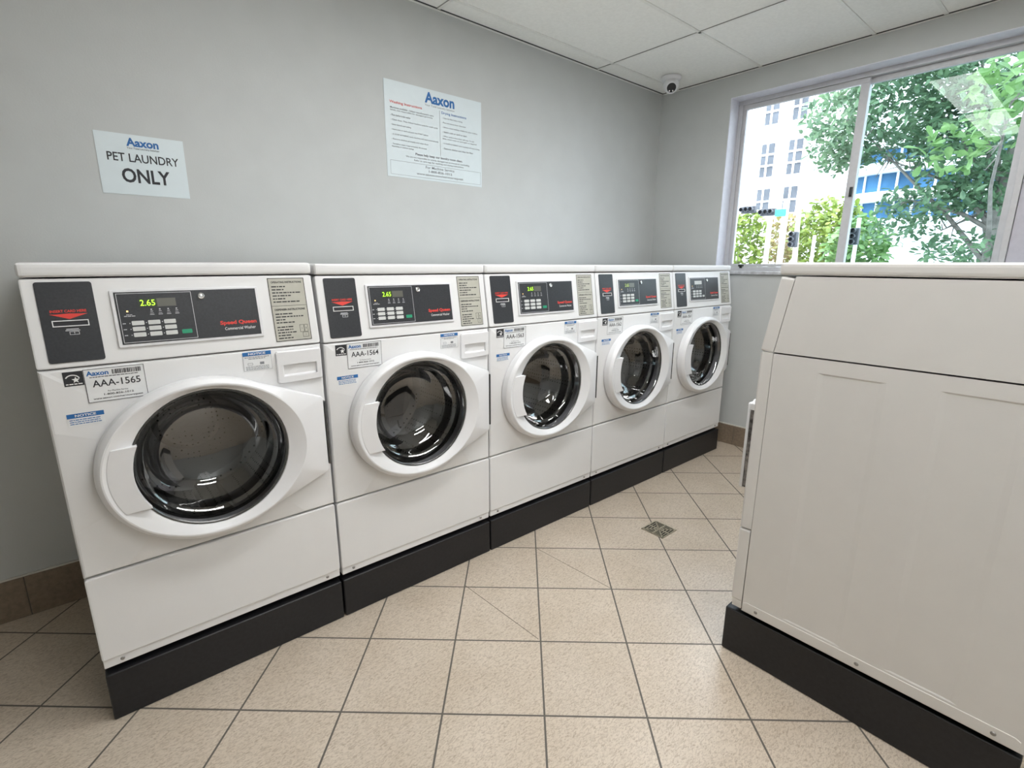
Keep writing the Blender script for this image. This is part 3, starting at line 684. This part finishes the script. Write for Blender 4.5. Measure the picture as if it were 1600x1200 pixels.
    mb.face([ffront(0.560, 0.9530, -0.014), ffront(0.670, 0.9530, -0.014), ffront(0.670, 0.9530, -0.034), ffront(0.560, 0.9530, -0.034)])
    mb.face([ffront(0.556, 0.9530, -0.034), ffront(0.674, 0.9530, -0.034), ffront(0.674, 0.9900, -0.034), ffront(0.556, 0.9900, -0.034)])
    mb.build('drawer_grip', M['plastic'], dr)

def build_washer(number):
    root = thing('washing_machine', '', 'washing machine', (0, 0, ZB))
    cabinet(root, M['white'], 0.213)
    washer_door(root)
    control_panel(root)
    sticker_set(root, number, 0.0)
    return root
def copy_tree(o, parent=None):
    c = o.copy(); COL.objects.link(c)
    if parent: c.parent = parent
    for ch in list(o.children): copy_tree(ch, c)
    return c
def replace_mesh(root, part, child, fn, material):
    """give one machine its own lettering"""
    for p in root.children:
        if p.name.split('.')[0] != part: continue
        for c in p.children:
            if c.name.split('.')[0] == child: fn(c, material)

PITCH = 0.69
proto = build_washer('1565')
labels = ['white front-load washer numbered AAA-1565, leftmost and nearest, with green 2.65 display',
          'white front-load washer numbered AAA-1564, second from the left end of the row',
          'white front-load washer numbered AAA-1563, middle of the row of five',
          'white front-load washer numbered AAA-1562, second from the window wall',
          'white front-load washer numbered AAA-1561, last in the row beside the window wall']
def number_mesh(number):
    rng = random.Random(3); mb = MB()
    for _ in range(8): rng.random()
    border(mb, ffront, 0.0793, 0.2052, 0.9343, 1.0212, 0.0012, 0.0014)
    x = 0.137
    while x < 0.196:
        w = rng.uniform(0.0007, 0.0026); quad(mb, ffront, x, x+w, 1.0035, 1.0155, 0.0014); x += w + rng.uniform(0.0007, 0.0018)
    lines(mb, ffront, 0.090, 0.196, 0.9985, 0.0018, 0.0014, rng, 0.95)
    text(mb, 'AAA-'+number, ffront, 0.0935, 0.1935, 0.9735, 0.9915, 0.0014, 0.01)
    text(mb, 'For Machine Service', ffront, 0.122, 0.164, 0.9585, 0.9625, 0.0014)
    text(mb, '1-800-826-1012', ffront, 0.113, 0.175, 0.9500, 0.9550, 0.0014, 0.015)
    text(mb, 'www.aaxon.com/servicerequest', ffront, 0.090, 0.194, 0.9400, 0.9455, 0.0014, 0.02)
    me = bpy.data.meshes.new('lettering'); mb.bm.to_mesh(me); mb.bm.free(); me.materials.append(M['blackp']); return me
def swap_material(o, m):
    me = o.data.copy(); me.materials.clear(); me.materials.append(m); o.data = me
washers = []
for i in range(5):
    w = proto if i == 0 else copy_tree(proto)
    w.location = (PITCH*i, 0, ZB); w['label'] = labels[i]; w['group'] = 'row of front-load washers along the back wall'
    washers.append(w)
for i, w in enumerate(washers):
    for p in w.children:
        base = p.name.split('.')[0]
        if base in ('number_sticker', 'energy_sticker') and i == 0: p.location.x = 0.007
        if base == 'number_sticker' and i:
            for c in p.children:
                if c.name.split('.')[0] == 'lettering': c.data = number_mesh(str(1565-i))
        if base == 'control_panel' and i >= 3:
            for c in p.children:
                b = c.name.split('.')[0]
                if i == 3 and b == 'digits': swap_material(c, M['dim'])
                if i == 4 and b in ('display', 'lit_display'): swap_material(c, M['dispoff'])
                if i == 4 and b == 'digits': swap_material(c, M['button'])
                if i == 4 and b == 'start_button': swap_material(c, M['button'])
washers[0].rotation_euler = (0, -0.005, 0)

# plinths
def plinth(label, loc, rotz, ztop=ZB, group='black plinths under the washers'):
    mb = MB(); mb.box(0.0035, PITCH-0.0035, 0.0, 0.722, 0.0, ztop, 0.006, 3)
    o = mb.build('plinth', M['black']); o.location = loc; o.rotation_euler = (0, 0, rotz)
    return tag(o, label, 'plinth', group)
names = ['AAA-1565', 'AAA-1564', 'AAA-1563', 'AAA-1562', 'AAA-1561']
first = plinth('black painted steel plinth under the leftmost washer AAA-1565', (0, 0, 0), 0)
for i in range(1, 5):
    c = first.copy(); COL.objects.link(c); c.location = (PITCH*i, 0, 0); c['label'] = 'black painted steel plinth under the washer numbered ' + names[i]

# machine at the right, front turned to the washers
def right_machine():
    root = thing('laundry_machine', 'large almond white laundry machine at the right showing its blank side panel', 'laundry machine', (1.618+W1, -0.996, ZB+0.010), math.pi)
    cabinet(root, M['biege'], 0.19)
    # door standing proud of the front, grey lint-flecked liner behind a white skin
    mb = MB(); mb.prism(rrect(0.150, 0.590, 0.545, 0.840, 0.006), ffront, 0.050, 0.060, 0.003)
    mb.prism([(0.150, 0.818), (0.590, 0.818), (0.590, 0.838), (0.575, 0.850), (0.165, 0.850), (0.150, 0.838)], ffront, 0.0, 0.050)
    d = mb.build('door', M['plastic'], root, loc=OFF)
    MB().prism(rect(0.151, 0.589, 0.549, 0.8175), ffront, 0.0, 0.0495).build('liner', M['gasket'], d)
    # turned-in lower edge of the side panel with its screws
    fs = lambda a, b, d_: Vector((W1+d_, a, b))
    MB().prism([(0.045, 0.1695), (0.700, 0.1695), (0.700, 0.196), (0.690, 0.2015), (0.055, 0.2015), (0.045, 0.196)], fs, -0.001, 0.0018, 0.0012).build('side_flange', M['biege'], root, loc=OFF)
    for y in (0.087, 0.369, 0.654):
        mb = MB(); mb.lathe([(0.0, 0.0045), (0.004, 0.004), (0.0058, 0.002), (0.0058, 0.001)], lambda a, b, h: Vector((W1+h, y+a, 0.184+b)), 14)
        mb.build('side_screw', M['screw'], root, loc=OFF)
    plinth('black painted plinth under the almond machine at the right', (1.618+PITCH, -0.984, 0), math.pi, ZB+0.010, None)
right_machine()

# ------------------------------------------------------------------ signs on the back wall
def fwall(x, z, d): return Vector((x, YW-d, z))
def signs():
    x0, x1, z0, z1 = 0.228, 0.497, 1.530, 1.738
    t = thing('wall_sign', 'white laminated sign reading PET LAUNDRY ONLY on the grey wall', 'sign', (x0, YW, z0))
    o = (-x0, -YW, -z0)
    MB().prism(rect(x0, x1, z0, z1), fwall, 0.0, 0.0016).build('sheet', M['paper'], t, loc=o, smooth=False)
    w, h = x1-x0, z1-z0
    X = lambda f: x0 + w*f
    Z = lambda f: z1 - h*f
    mb = MB(); text(mb, 'Aaxon', fwall, X(0.335), X(0.70), Z(0.195), Z(0.055), 0.0022, 0.035); mb.build('logo_lettering', M['bluep'], t, loc=o)
    mb = MB(); text(mb, 'Your Total Laundry Solution', fwall, X(0.335), X(0.70), Z(0.245), Z(0.208), 0.0022)
    text(mb, 'PET LAUNDRY', fwall, X(0.105), X(0.915), Z(0.455), Z(0.315), 0.0022, 0.012)
    text(mb, 'ONLY', fwall, X(0.235), X(0.785), Z(0.80), Z(0.56), 0.0022, 0.025)
    mb.build('lettering', M['blackp'], t, loc=o)
    x0, x1, z0, z1 = 1.356, 1.936, 1.708, 2.142
    t = thing('wall_sign', 'large laminated poster of washing and drying instructions on the grey wall', 'sign', (x0, YW, z0))
    o = (-x0, -YW, -z0); w, h = x1-x0, z1-z0
    MB().prism(rect(x0, x1, z0, z1), fwall, 0.0, 0.0018).build('sheet', M['paper'], t, loc=o, smooth=False)
    D = 0.0025
    mb = MB(); text(mb, 'Aaxon', fwall, X(0.385), X(0.695), Z(0.150), Z(0.030), D, 0.035); mb.build('logo_lettering', M['bluep'], t, loc=o)
    mb = MB(); text(mb, 'Drying Instructions', fwall, X(0.555), X(0.825), Z(0.240), Z(0.205), D, 0.01); mb.build('blue_heading', M['bluep'], t, loc=o)
    mb = MB(); text(mb, 'Washing Instructions', fwall, X(0.045), X(0.355), Z(0.240), Z(0.205), D, 0.01); mb.build('red_heading', M['red'], t, loc=o)
    mb = MB(); rng = random.Random(11)
    text(mb, 'Your Total Laundry Solution', fwall, X(0.385), X(0.695), Z(0.188), Z(0.160), D)
    L = ['Machines available - follow manufacturer\'s care', 'labels, not responsible for damaged garments', '- Place clothes in the washer', '- Close door. Then follow machine cycle for wash cycle', '- Select desired wash setting', '- Insert coin or card and push the START button', '- A SOAP & FABRIC card, machine will start automatically', '- Remove clothes promptly and wipe door', '- Sanitation rinse is approximately 30 minutes', '  depending on machine settings']
    ends = [0.47, 0.46, 0.24, 0.51, 0.24, 0.41, 0.515, 0.41, 0.39, 0.26]
    zs = [0.275, 0.302, 0.352, 0.402, 0.452, 0.502, 0.552, 0.602, 0.652, 0.679]
    for s, e, z in zip(L, ends, zs): text(mb, s, fwall, X(0.05), X(e), Z(z+0.010), Z(z-0.009), D, 0.015)
    Rr = ['- Clean lint filter before drying', '- Place wet items in dryer. Close door', '- Select a heat setting suitable for your clothes', '- Insert coin or card to start', '- When cycle is done dryer will stop. To add', '  time, insert coins or card again as required', '- A SOAP & FABRIC card, machine will start drying', '- Remove clothes and clean lint filter']
    ends = [0.78, 0.82, 0.95, 0.83, 0.91, 0.94, 0.975, 0.90]
    zs = [0.275, 0.325, 0.375, 0.425, 0.475, 0.502, 0.555, 0.610]
    for s, e, z in zip(Rr, ends, zs): text(mb, s, fwall, X(0.56), X(e), Z(z+0.010), Z(z-0.009), D, 0.015)
    quad(mb, fwall, X(0.5325), X(0.5355), Z(0.70), Z(0.20), D)
    text(mb, 'Please help keep our laundry room clean.', fwall, X(0.275), X(0.775), Z(0.745), Z(0.712), D, 0.03)
    text(mb, 'We are not responsible for articles damaged due to overuse or overloading.', fwall, X(0.18), X(0.855), Z(0.778), Z(0.755), D, 0.01)
    text(mb, 'Refer to care tags for washing and drying instructions.', fwall, X(0.26), X(0.79), Z(0.808), Z(0.785), D, 0.01)
    text(mb, 'For Machine Service', fwall, X(0.375), X(0.68), Z(0.868), Z(0.838), D, 0.005)
    text(mb, '1-800-826-1012', fwall, X(0.405), X(0.655), Z(0.910), Z(0.883), D, 0.02)
    text(mb, 'www.aaxon.com/servicerequest', fwall, X(0.28), X(0.78), Z(0.955), Z(0.923), D, 0.015)
    border(mb, fwall, X(0.03), X(0.985), Z(0.975), Z(0.825), 0.0012, D)
    mb.build('lettering', M['greyp'], t, loc=o)
signs()

# ------------------------------------------------------------------ floor drain, security camera
def drain():
    t = thing('floor_drain', 'small square brass floor drain grate set into the beige tiles', 'drain', (2.1405, -0.389, 0.0006), 0.0)
    h = 0.0615
    MB().box(-h, h, -h, h, 0, 0.0010).build('well', M['hole'], t, smooth=False)
    f = lambda a, b, d: Vector((a, b, d))
    mb = MB()
    for a in ((-h, h, -h, -h+0.006), (-h, h, h-0.006, h), (-h, -h+0.006, -h, h), (h-0.006, h, -h, h)): mb.prism(rect(*a), f, 0.0010, 0.0030)
    def bar(p, q, wd):
        p, q = Vector(p), Vector(q); d = (q-p).normalized(); n = Vector((-d.y, d.x))*wd/2
        mb.prism([tuple(p-n), tuple(q-n), tuple(q+n), tuple(p+n)], f, 0.0010, 0.0030)
    bar((-h, 0), (h, 0), 0.007); bar((0, -h), (0, h), 0.007)
    k = h-0.004
    for sx in (-1, 1):
        for sy in (-1, 1):
            bar((sx*0.008, sy*0.008), (sx*k, sy*k), 0.005)
            for q in (0.020, 0.033, 0.046):
                bar((sx*q, sy*(q-0.004)), (sx*q, sy*0.003), 0.004); bar((sx*(q-0.004), sy*q), (sx*0.003, sy*q), 0.004)
    mb.build('grate', M['brass'], t, smooth=False)
drain()
def security_camera():
    t = thing('security_camera', 'white dome security camera with black lens on the ceiling in the corner', 'camera', (3.345, 0.525, ZC))
    f = lambda a, b, h: Vector((a, b, h))
    MB().lathe([(0, 0), (0.066, 0), (0.066, -0.010), (0.060, -0.020), (0.050, -0.026), (0, -0.026)], f, 32).build('mount', M['plastic'], t)
    c = Vector((-0.006, -0.008, -0.052))
    ax = Vector((-0.60, -0.48, -0.55)).normalized(); u = ax.cross(Vector((0, 0, 1))).normalized(); v = u.cross(ax)
    g = lambda a, b, h: c + u*a + v*b + ax*h
    R = 0.050; prof = []
    for k in range(13):
        th = math.radians(180 - k*12); prof.append((R*math.sin(th), R*math.cos(th)))
    prof += [(0.037, 0.036), (0.035, 0.034)]
    hs = MB().lathe(prof, g, 32).build('housing', M['plastic'], t)
    MB().lathe([(0.0365, 0.034), (0.034, 0.037), (0.02, 0.043), (0, 0.045)], g, 32).build('lens_cover', M['rubber'], t)
    mb = MB()
    for a in (-0.011, 0.011): mb.lathe([(0, 0.0445), (0.0045, 0.0435), (0.0045, 0.040)], lambda p, q, h: g(a+p, -0.018+q, h), 10)
    mb.build('infrared_light', M['chrome'], t)
security_camera()

# ------------------------------------------------------------------ outside the window
GZ = -3.6
struct(MB().box(XW+0.25, 140, -80, 120, GZ-0.3, GZ).build('ground', M['asphalt'], smooth=False))
def leaves(mb, c, rad, n, size, rng, shell=0.55):
    for _ in range(n):
        while True:
            p = Vector((rng.uniform(-1, 1), rng.uniform(-1, 1), rng.uniform(-1, 1)))
            if p.length < 1 and p.length > shell*rng.random(): break
        p = Vector((c[0]+p.x*rad[0], c[1]+p.y*rad[1], c[2]+p.z*rad[2]))
        if noise.noise(p*1.7) < -0.28: continue
        L = size*rng.uniform(0.6, 1.2); wd = L*rng.uniform(0.40, 0.58)
        d = Vector((rng.gauss(0, 1), rng.gauss(0, 1), rng.gauss(-0.15, 0.7))).normalized()
        nn = Vector((rng.gauss(-0.4, 0.6), rng.gauss(0, 0.6), 1)).normalized(); s = d.cross(nn)
        if s.length < 1e-3: continue
        s.normalize(); nn = s.cross(d)
        P = [p, p+d*L*0.30+s*wd*0.34+nn*L*0.05, p+d*L*0.72+s*wd*0.5+nn*L*0.04, p+d*L*0.97+s*wd*0.18-nn*L*0.02, p+d*L*0.97-s*wd*0.18-nn*L*0.02, p+d*L*0.72-s*wd*0.5+nn*L*0.04, p+d*L*0.30-s*wd*0.34+nn*L*0.05]
        V = [mb.bm.verts.new(q) for q in P]; m1 = mb.bm.verts.new(p+d*L*0.7)
        for a, b in ((0, 1), (1, 2), (2, 3), (3, 4), (4, 5), (5, 6), (6, 0)): mb.bm.faces.new((V[a], V[b], m1))
def big_tree():
    rng = random.Random(21)
    base = (9.3, -0.62, GZ)
    t = thing('broadleaf_tree', 'large broad-leaved tree filling the right half of the window outside', 'tree', base)
    o = tuple(-q for q in base)
    mb = MB(); mb.tube([(9.3, -0.62, GZ), (9.3, -0.60, -1.0), (9.25, -0.56, 1.2), (9.2, -0.50, 2.1), (9.15, -0.55, 2.7)], [0.20, 0.16, 0.11, 0.08, 0.06], 10)
    mb.build('trunk', M['bark'], t, loc=o)
    tips = [(9.0, 1.2, 3.3), (9.0, 0.3, 3.5), (9.1, -0.4, 3.6), (8.9, 0.5, 2.2), (9.1, 0.0, 1.75), (8.9, -1.1, 2.9), (6.8, -0.75, 2.75), (9.5, -2.2, 3.2), (9.4, 0.2, 4.8), (9.0, 0.75, 2.75), (9.0, -1.4, 2.2)]
    for k, q in enumerate(tips):
        s = Vector((9.22, -0.52, 1.3 + 0.14*(k % 6))); e = Vector(q); md = (s+e)/2 + Vector((rng.uniform(-.15, .15), rng.uniform(-.15, .15), 0.12))
        mb = MB(); mb.tube([s, s.lerp(md, .5)+Vector((0, 0, .05)), md, e.lerp(md, .4), e], [0.034, 0.026, 0.018, 0.012, 0.006], 7)
        for _ in range(9):
            f = rng.uniform(0.35, 1); p = md.lerp(e, f); mb.tube([p, p+Vector((rng.uniform(-.3, .3), rng.uniform(-.3, .3), rng.uniform(-.2, .3)))], [0.009, 0.004], 5)
        mb.build('branch', M['bark'], t, loc=o)
    mb = MB()
    leaves(mb, (9.0, 0.75, 3.40), (1.1, 1.15, 0.72), 3300, 0.115, rng)
    leaves(mb, (9.0, 1.25, 3.25), (0.6, 0.55, 0.60), 800, 0.11, rng)
    leaves(mb, (9.0, 1.35, 2.85), (0.4, 0.40, 0.25), 160, 0.11, rng)
    leaves(mb, (9.0, -0.35, 2.85), (1.0, 0.90, 0.62), 2200, 0.115, rng)
    leaves(mb, (8.9, 0.05, 2.12), (0.8, 0.75, 0.24), 620, 0.11, rng)
    leaves(mb, (9.0, -0.45, 2.25), (0.7, 0.6, 0.30), 560, 0.11, rng)
    leaves(mb, (9.0, -0.40, 1.50), (0.7, 0.62, 0.24), 620, 0.10, rng)
    leaves(mb, (8.9, 0.45, 1.80), (0.5, 0.50, 0.20), 220, 0.10, rng)
    leaves(mb, (9.3, -2.3, 3.0), (1.3, 1.4, 1.2), 1500, 0.14, rng)
    leaves(mb, (9.3, 0.2, 4.7), (1.5, 1.8, 0.8), 1700, 0.15, rng)
    leaves(mb, (8.9, -0.3, 3.65), (1.0, 1.0, 0.5), 1300, 0.12, rng)
    mb.build('foliage', M['leaf'], t, loc=o, smooth=False, recalc=False)
    mb = MB()
    leaves(mb, (6.7, -0.85, 2.75), (0.5, 0.42, 0.50), 330, 0.15, rng)
    leaves(mb, (7.0, -0.35, 2.45), (0.4, 0.32, 0.22), 120, 0.14, rng)
    f = mb.build('near_foliage', M['leafn'], t, loc=o, smooth=False, recalc=False); f['label'] = 'lighter green leaves on the branch nearest the window'
big_tree()
def bush(label, c, rad, n, size, material, seed, group='bushes across the street'):
    rng = random.Random(seed); base = (c[0], c[1], GZ)
    t = thing('street_tree', label, 'tree', base, 0, group); o = tuple(-q for q in base)
    mb = MB(); mb.tube([(c[0], c[1], GZ), (c[0]+0.1, c[1], (GZ+c[2])/2), (c[0], c[1]+0.1, c[2])], [0.16, 0.12, 0.06], 8); mb.build('trunk', M['bark'], t, loc=o)
    mb = MB(); leaves(mb, c, rad, n, size, rng, 0.8); mb.build('foliage', material, t, loc=o, smooth=False, recalc=False)
bush('yellow-green street tree at the left edge of the window view', (21, 8.45, 1.95), (1.0, 0.95, 1.6), 1300, 0.28, M['leafy'], 1)
bush('reddish green street tree behind the two pale street poles', (24.5, 8.3, 1.9), (1.2, 0.8, 1.6), 900, 0.30, M['leafr'], 2)
bush('bright yellow-green street tree behind the window mullion', (22.4, 5.8, 2.3), (1.4, 1.25, 1.5), 1900, 0.30, M['leafy'], 3)
bush('green street tree seen low through the right window pane', (18.8, 3.75, 1.65), (0.9, 0.85, 1.15), 1200, 0.28, M['leafn'], 4)

def buildings():
    # white building: facade at x = 40
    b = thing('building', 'tall white building with narrow grey windows across the street', 'building', (43, 18, GZ)); o = (-43, -18, -GZ)
    MB().box(40, 48, 13.35, 24, GZ, 16).build('facade', M['stucco'], b, loc=o, smooth=False)
    for z in (10.95, 8.0+2.45*0+0.0, 6.9): pass
    mb = MB()
    for z in (10.75, 10.35, 7.15): mb.box(39.75, 40, 13.2, 24, z, z+0.14)
    mb.build('cornice', M['concrete'], b, loc=o, smooth=False)
    for y0, y1 in ((15.95, 16.85), (14.05, 14.95)):
        for z0, z1, rows in ((11.15, 12.8, 2), (7.6, 9.85, 3), (5.0, 6.75, 2)):
            mb = MB(); mb.box(39.94, 40.02, y0, y1, z0, z1); wn = mb.build('window', M['bwin'], b, loc=o, smooth=False)
            mb = MB(); mb.box(39.86, 39.94, (y0+y1)/2-0.06, (y0+y1)/2+0.06, z0, z1)
            for r in range(1, rows): zz = z0 + (z1-z0)*r/rows; mb.box(39.87, 39.94, y0, y1, zz-0.06, zz+0.06)
            mb.build('window_bars', M['stucco'], wn, smooth=False)
    # curved blue glass building
    b = thing('building', 'blue glass building with curved white balcony bands behind the tree', 'building', (66, 14, GZ)); o = (-66, -14, -GZ)
    def arc(r, n=28): return [(66 + 6 - r*math.cos(math.radians(-75 + 150*k/n))*0.9, 14 + r*math.sin(math.radians(-75 + 150*k/n))*0.82) for k in range(n+1)]
    f = lambda a, c, d: Vector((a, c, d))
    core = arc(9.6) + [(84, 22), (84, 6)]
    MB().prism(core, f, GZ, 17.5).build('glazing', M['bluegl'], b, loc=o, smooth=False)
    for z, hgt in ((GZ, 9.5), (7.55, 0.95), (10.25, 1.0), (12.5, 5.5)):
        MB().prism(arc(10.6) + [(84, 23), (84, 5)], f, z, z+hgt).build('balcony', M['stucco'], b, loc=o, smooth=False)
    for k in range(0, 29, 2):
        x, y = arc(9.7)[k]
        MB().box(x-0.10, x+0.10, y-0.09, y+0.09, GZ, 17.4).build('mullion', M['stucco'], b, loc=o, smooth=False)
    # sky-high pale block beyond
buildings()
def street():
    def pole(name, label, pts, rad, m, group=None):
        base = pts[0]; mb = MB(); mb.tube(pts, rad, 10); oo = mb.build(name, m, loc=None)
        return tag(oo, label, 'pole', group)
    pole('street_pole', 'pale concrete street pole in front of the leftmost street tree', [(16.3, 5.36, GZ), (16.3, 5.40, 2.80)], 0.07, M['concrete'], 'street poles')
    pole('street_pole', 'pale concrete street pole just right of the teal street sign', [(16, 4.85, GZ), (16, 4.86, 3.1)], 0.085, M['concrete'], 'street poles')
    pole('utility_pole', 'tall thin leaning wooden utility pole near the window mullion', [(16, 4.38, GZ), (16, 4.44, 1.3), (16, 4.54, 3.8)], [0.10, 0.075, 0.05], M['wood'], 'street poles')
    pole('street_pole', 'short thin white post between the utility pole and the window mullion', [(16, 3.98, GZ), (16, 4.0, 2.1)], 0.045, M['concrete'], 'street poles')
    def signal(label, c, vertical, reach, n=3):
        t = thing('traffic_signal', label, 'traffic signal', c, 0, 'traffic signals at the crossing')
        mb = MB(); hh = 0.21
        if vertical: mb.box(0.06, 0.22, -0.10, 0.10, -hh, hh, 0.02)
        else: mb.box(0.06, 0.22, -hh, hh, -0.10, 0.10, 0.02)
        mb.build('housing', M['signal'], t)
        MB().box(0.22, reach, -0.03, 0.03, -0.03, 0.03).build('bracket', M['signal'], t, smooth=False)
        for k in range(n):
            q = (k-1)*0.14; mb = MB()
            cy, cz = (0, q) if vertical else (q, 0)
            mb.lathe([(0.055, 0.07), (0.065, -0.10), (0.058, -0.10), (0.05, 0.07)], lambda a, b_, h: Vector((h, cy+a, cz+b_)), 14)
            mb.build('visor', M['signal'], t)
    signal('vertical traffic signal with black visors left of the window mullion', (15.68, 4.47, 2.0), True, 0.2530)
    signal('vertical traffic signal with black visors seen just right of the window mullion', (15.7, 2.98, 2.03), True, 0.2535)
    signal('horizontal traffic signal at the left end of the mast arm', (15.9, 5.95, 2.92), False, 0.245)
    signal('horizontal traffic signal nearer the teal street sign on the mast arm', (15.9, 5.36, 2.81), False, 0.245)
    mb = MB(); mb.tube([(16.18, 6.9, 3.10), (16.18, 5.1, 2.76)], 0.035, 8); tag(mb.build('mast_arm', M['concrete']), 'pale mast arm carrying the horizontal traffic signals', 'mast arm')
    mb = MB(); mb.box(15.88, 15.91, 4.80, 5.10, 2.66, 2.86, 0.01); tag(mb.build('street_sign', M['street']), 'small teal street name sign on the concrete pole', 'street sign')
    pole('street_pole', 'slim pale pole holding the traffic signal seen just right of the mullion', [(16, 2.98, GZ), (16, 2.98, 2.5)], 0.05, M['concrete'], 'street poles')
street()
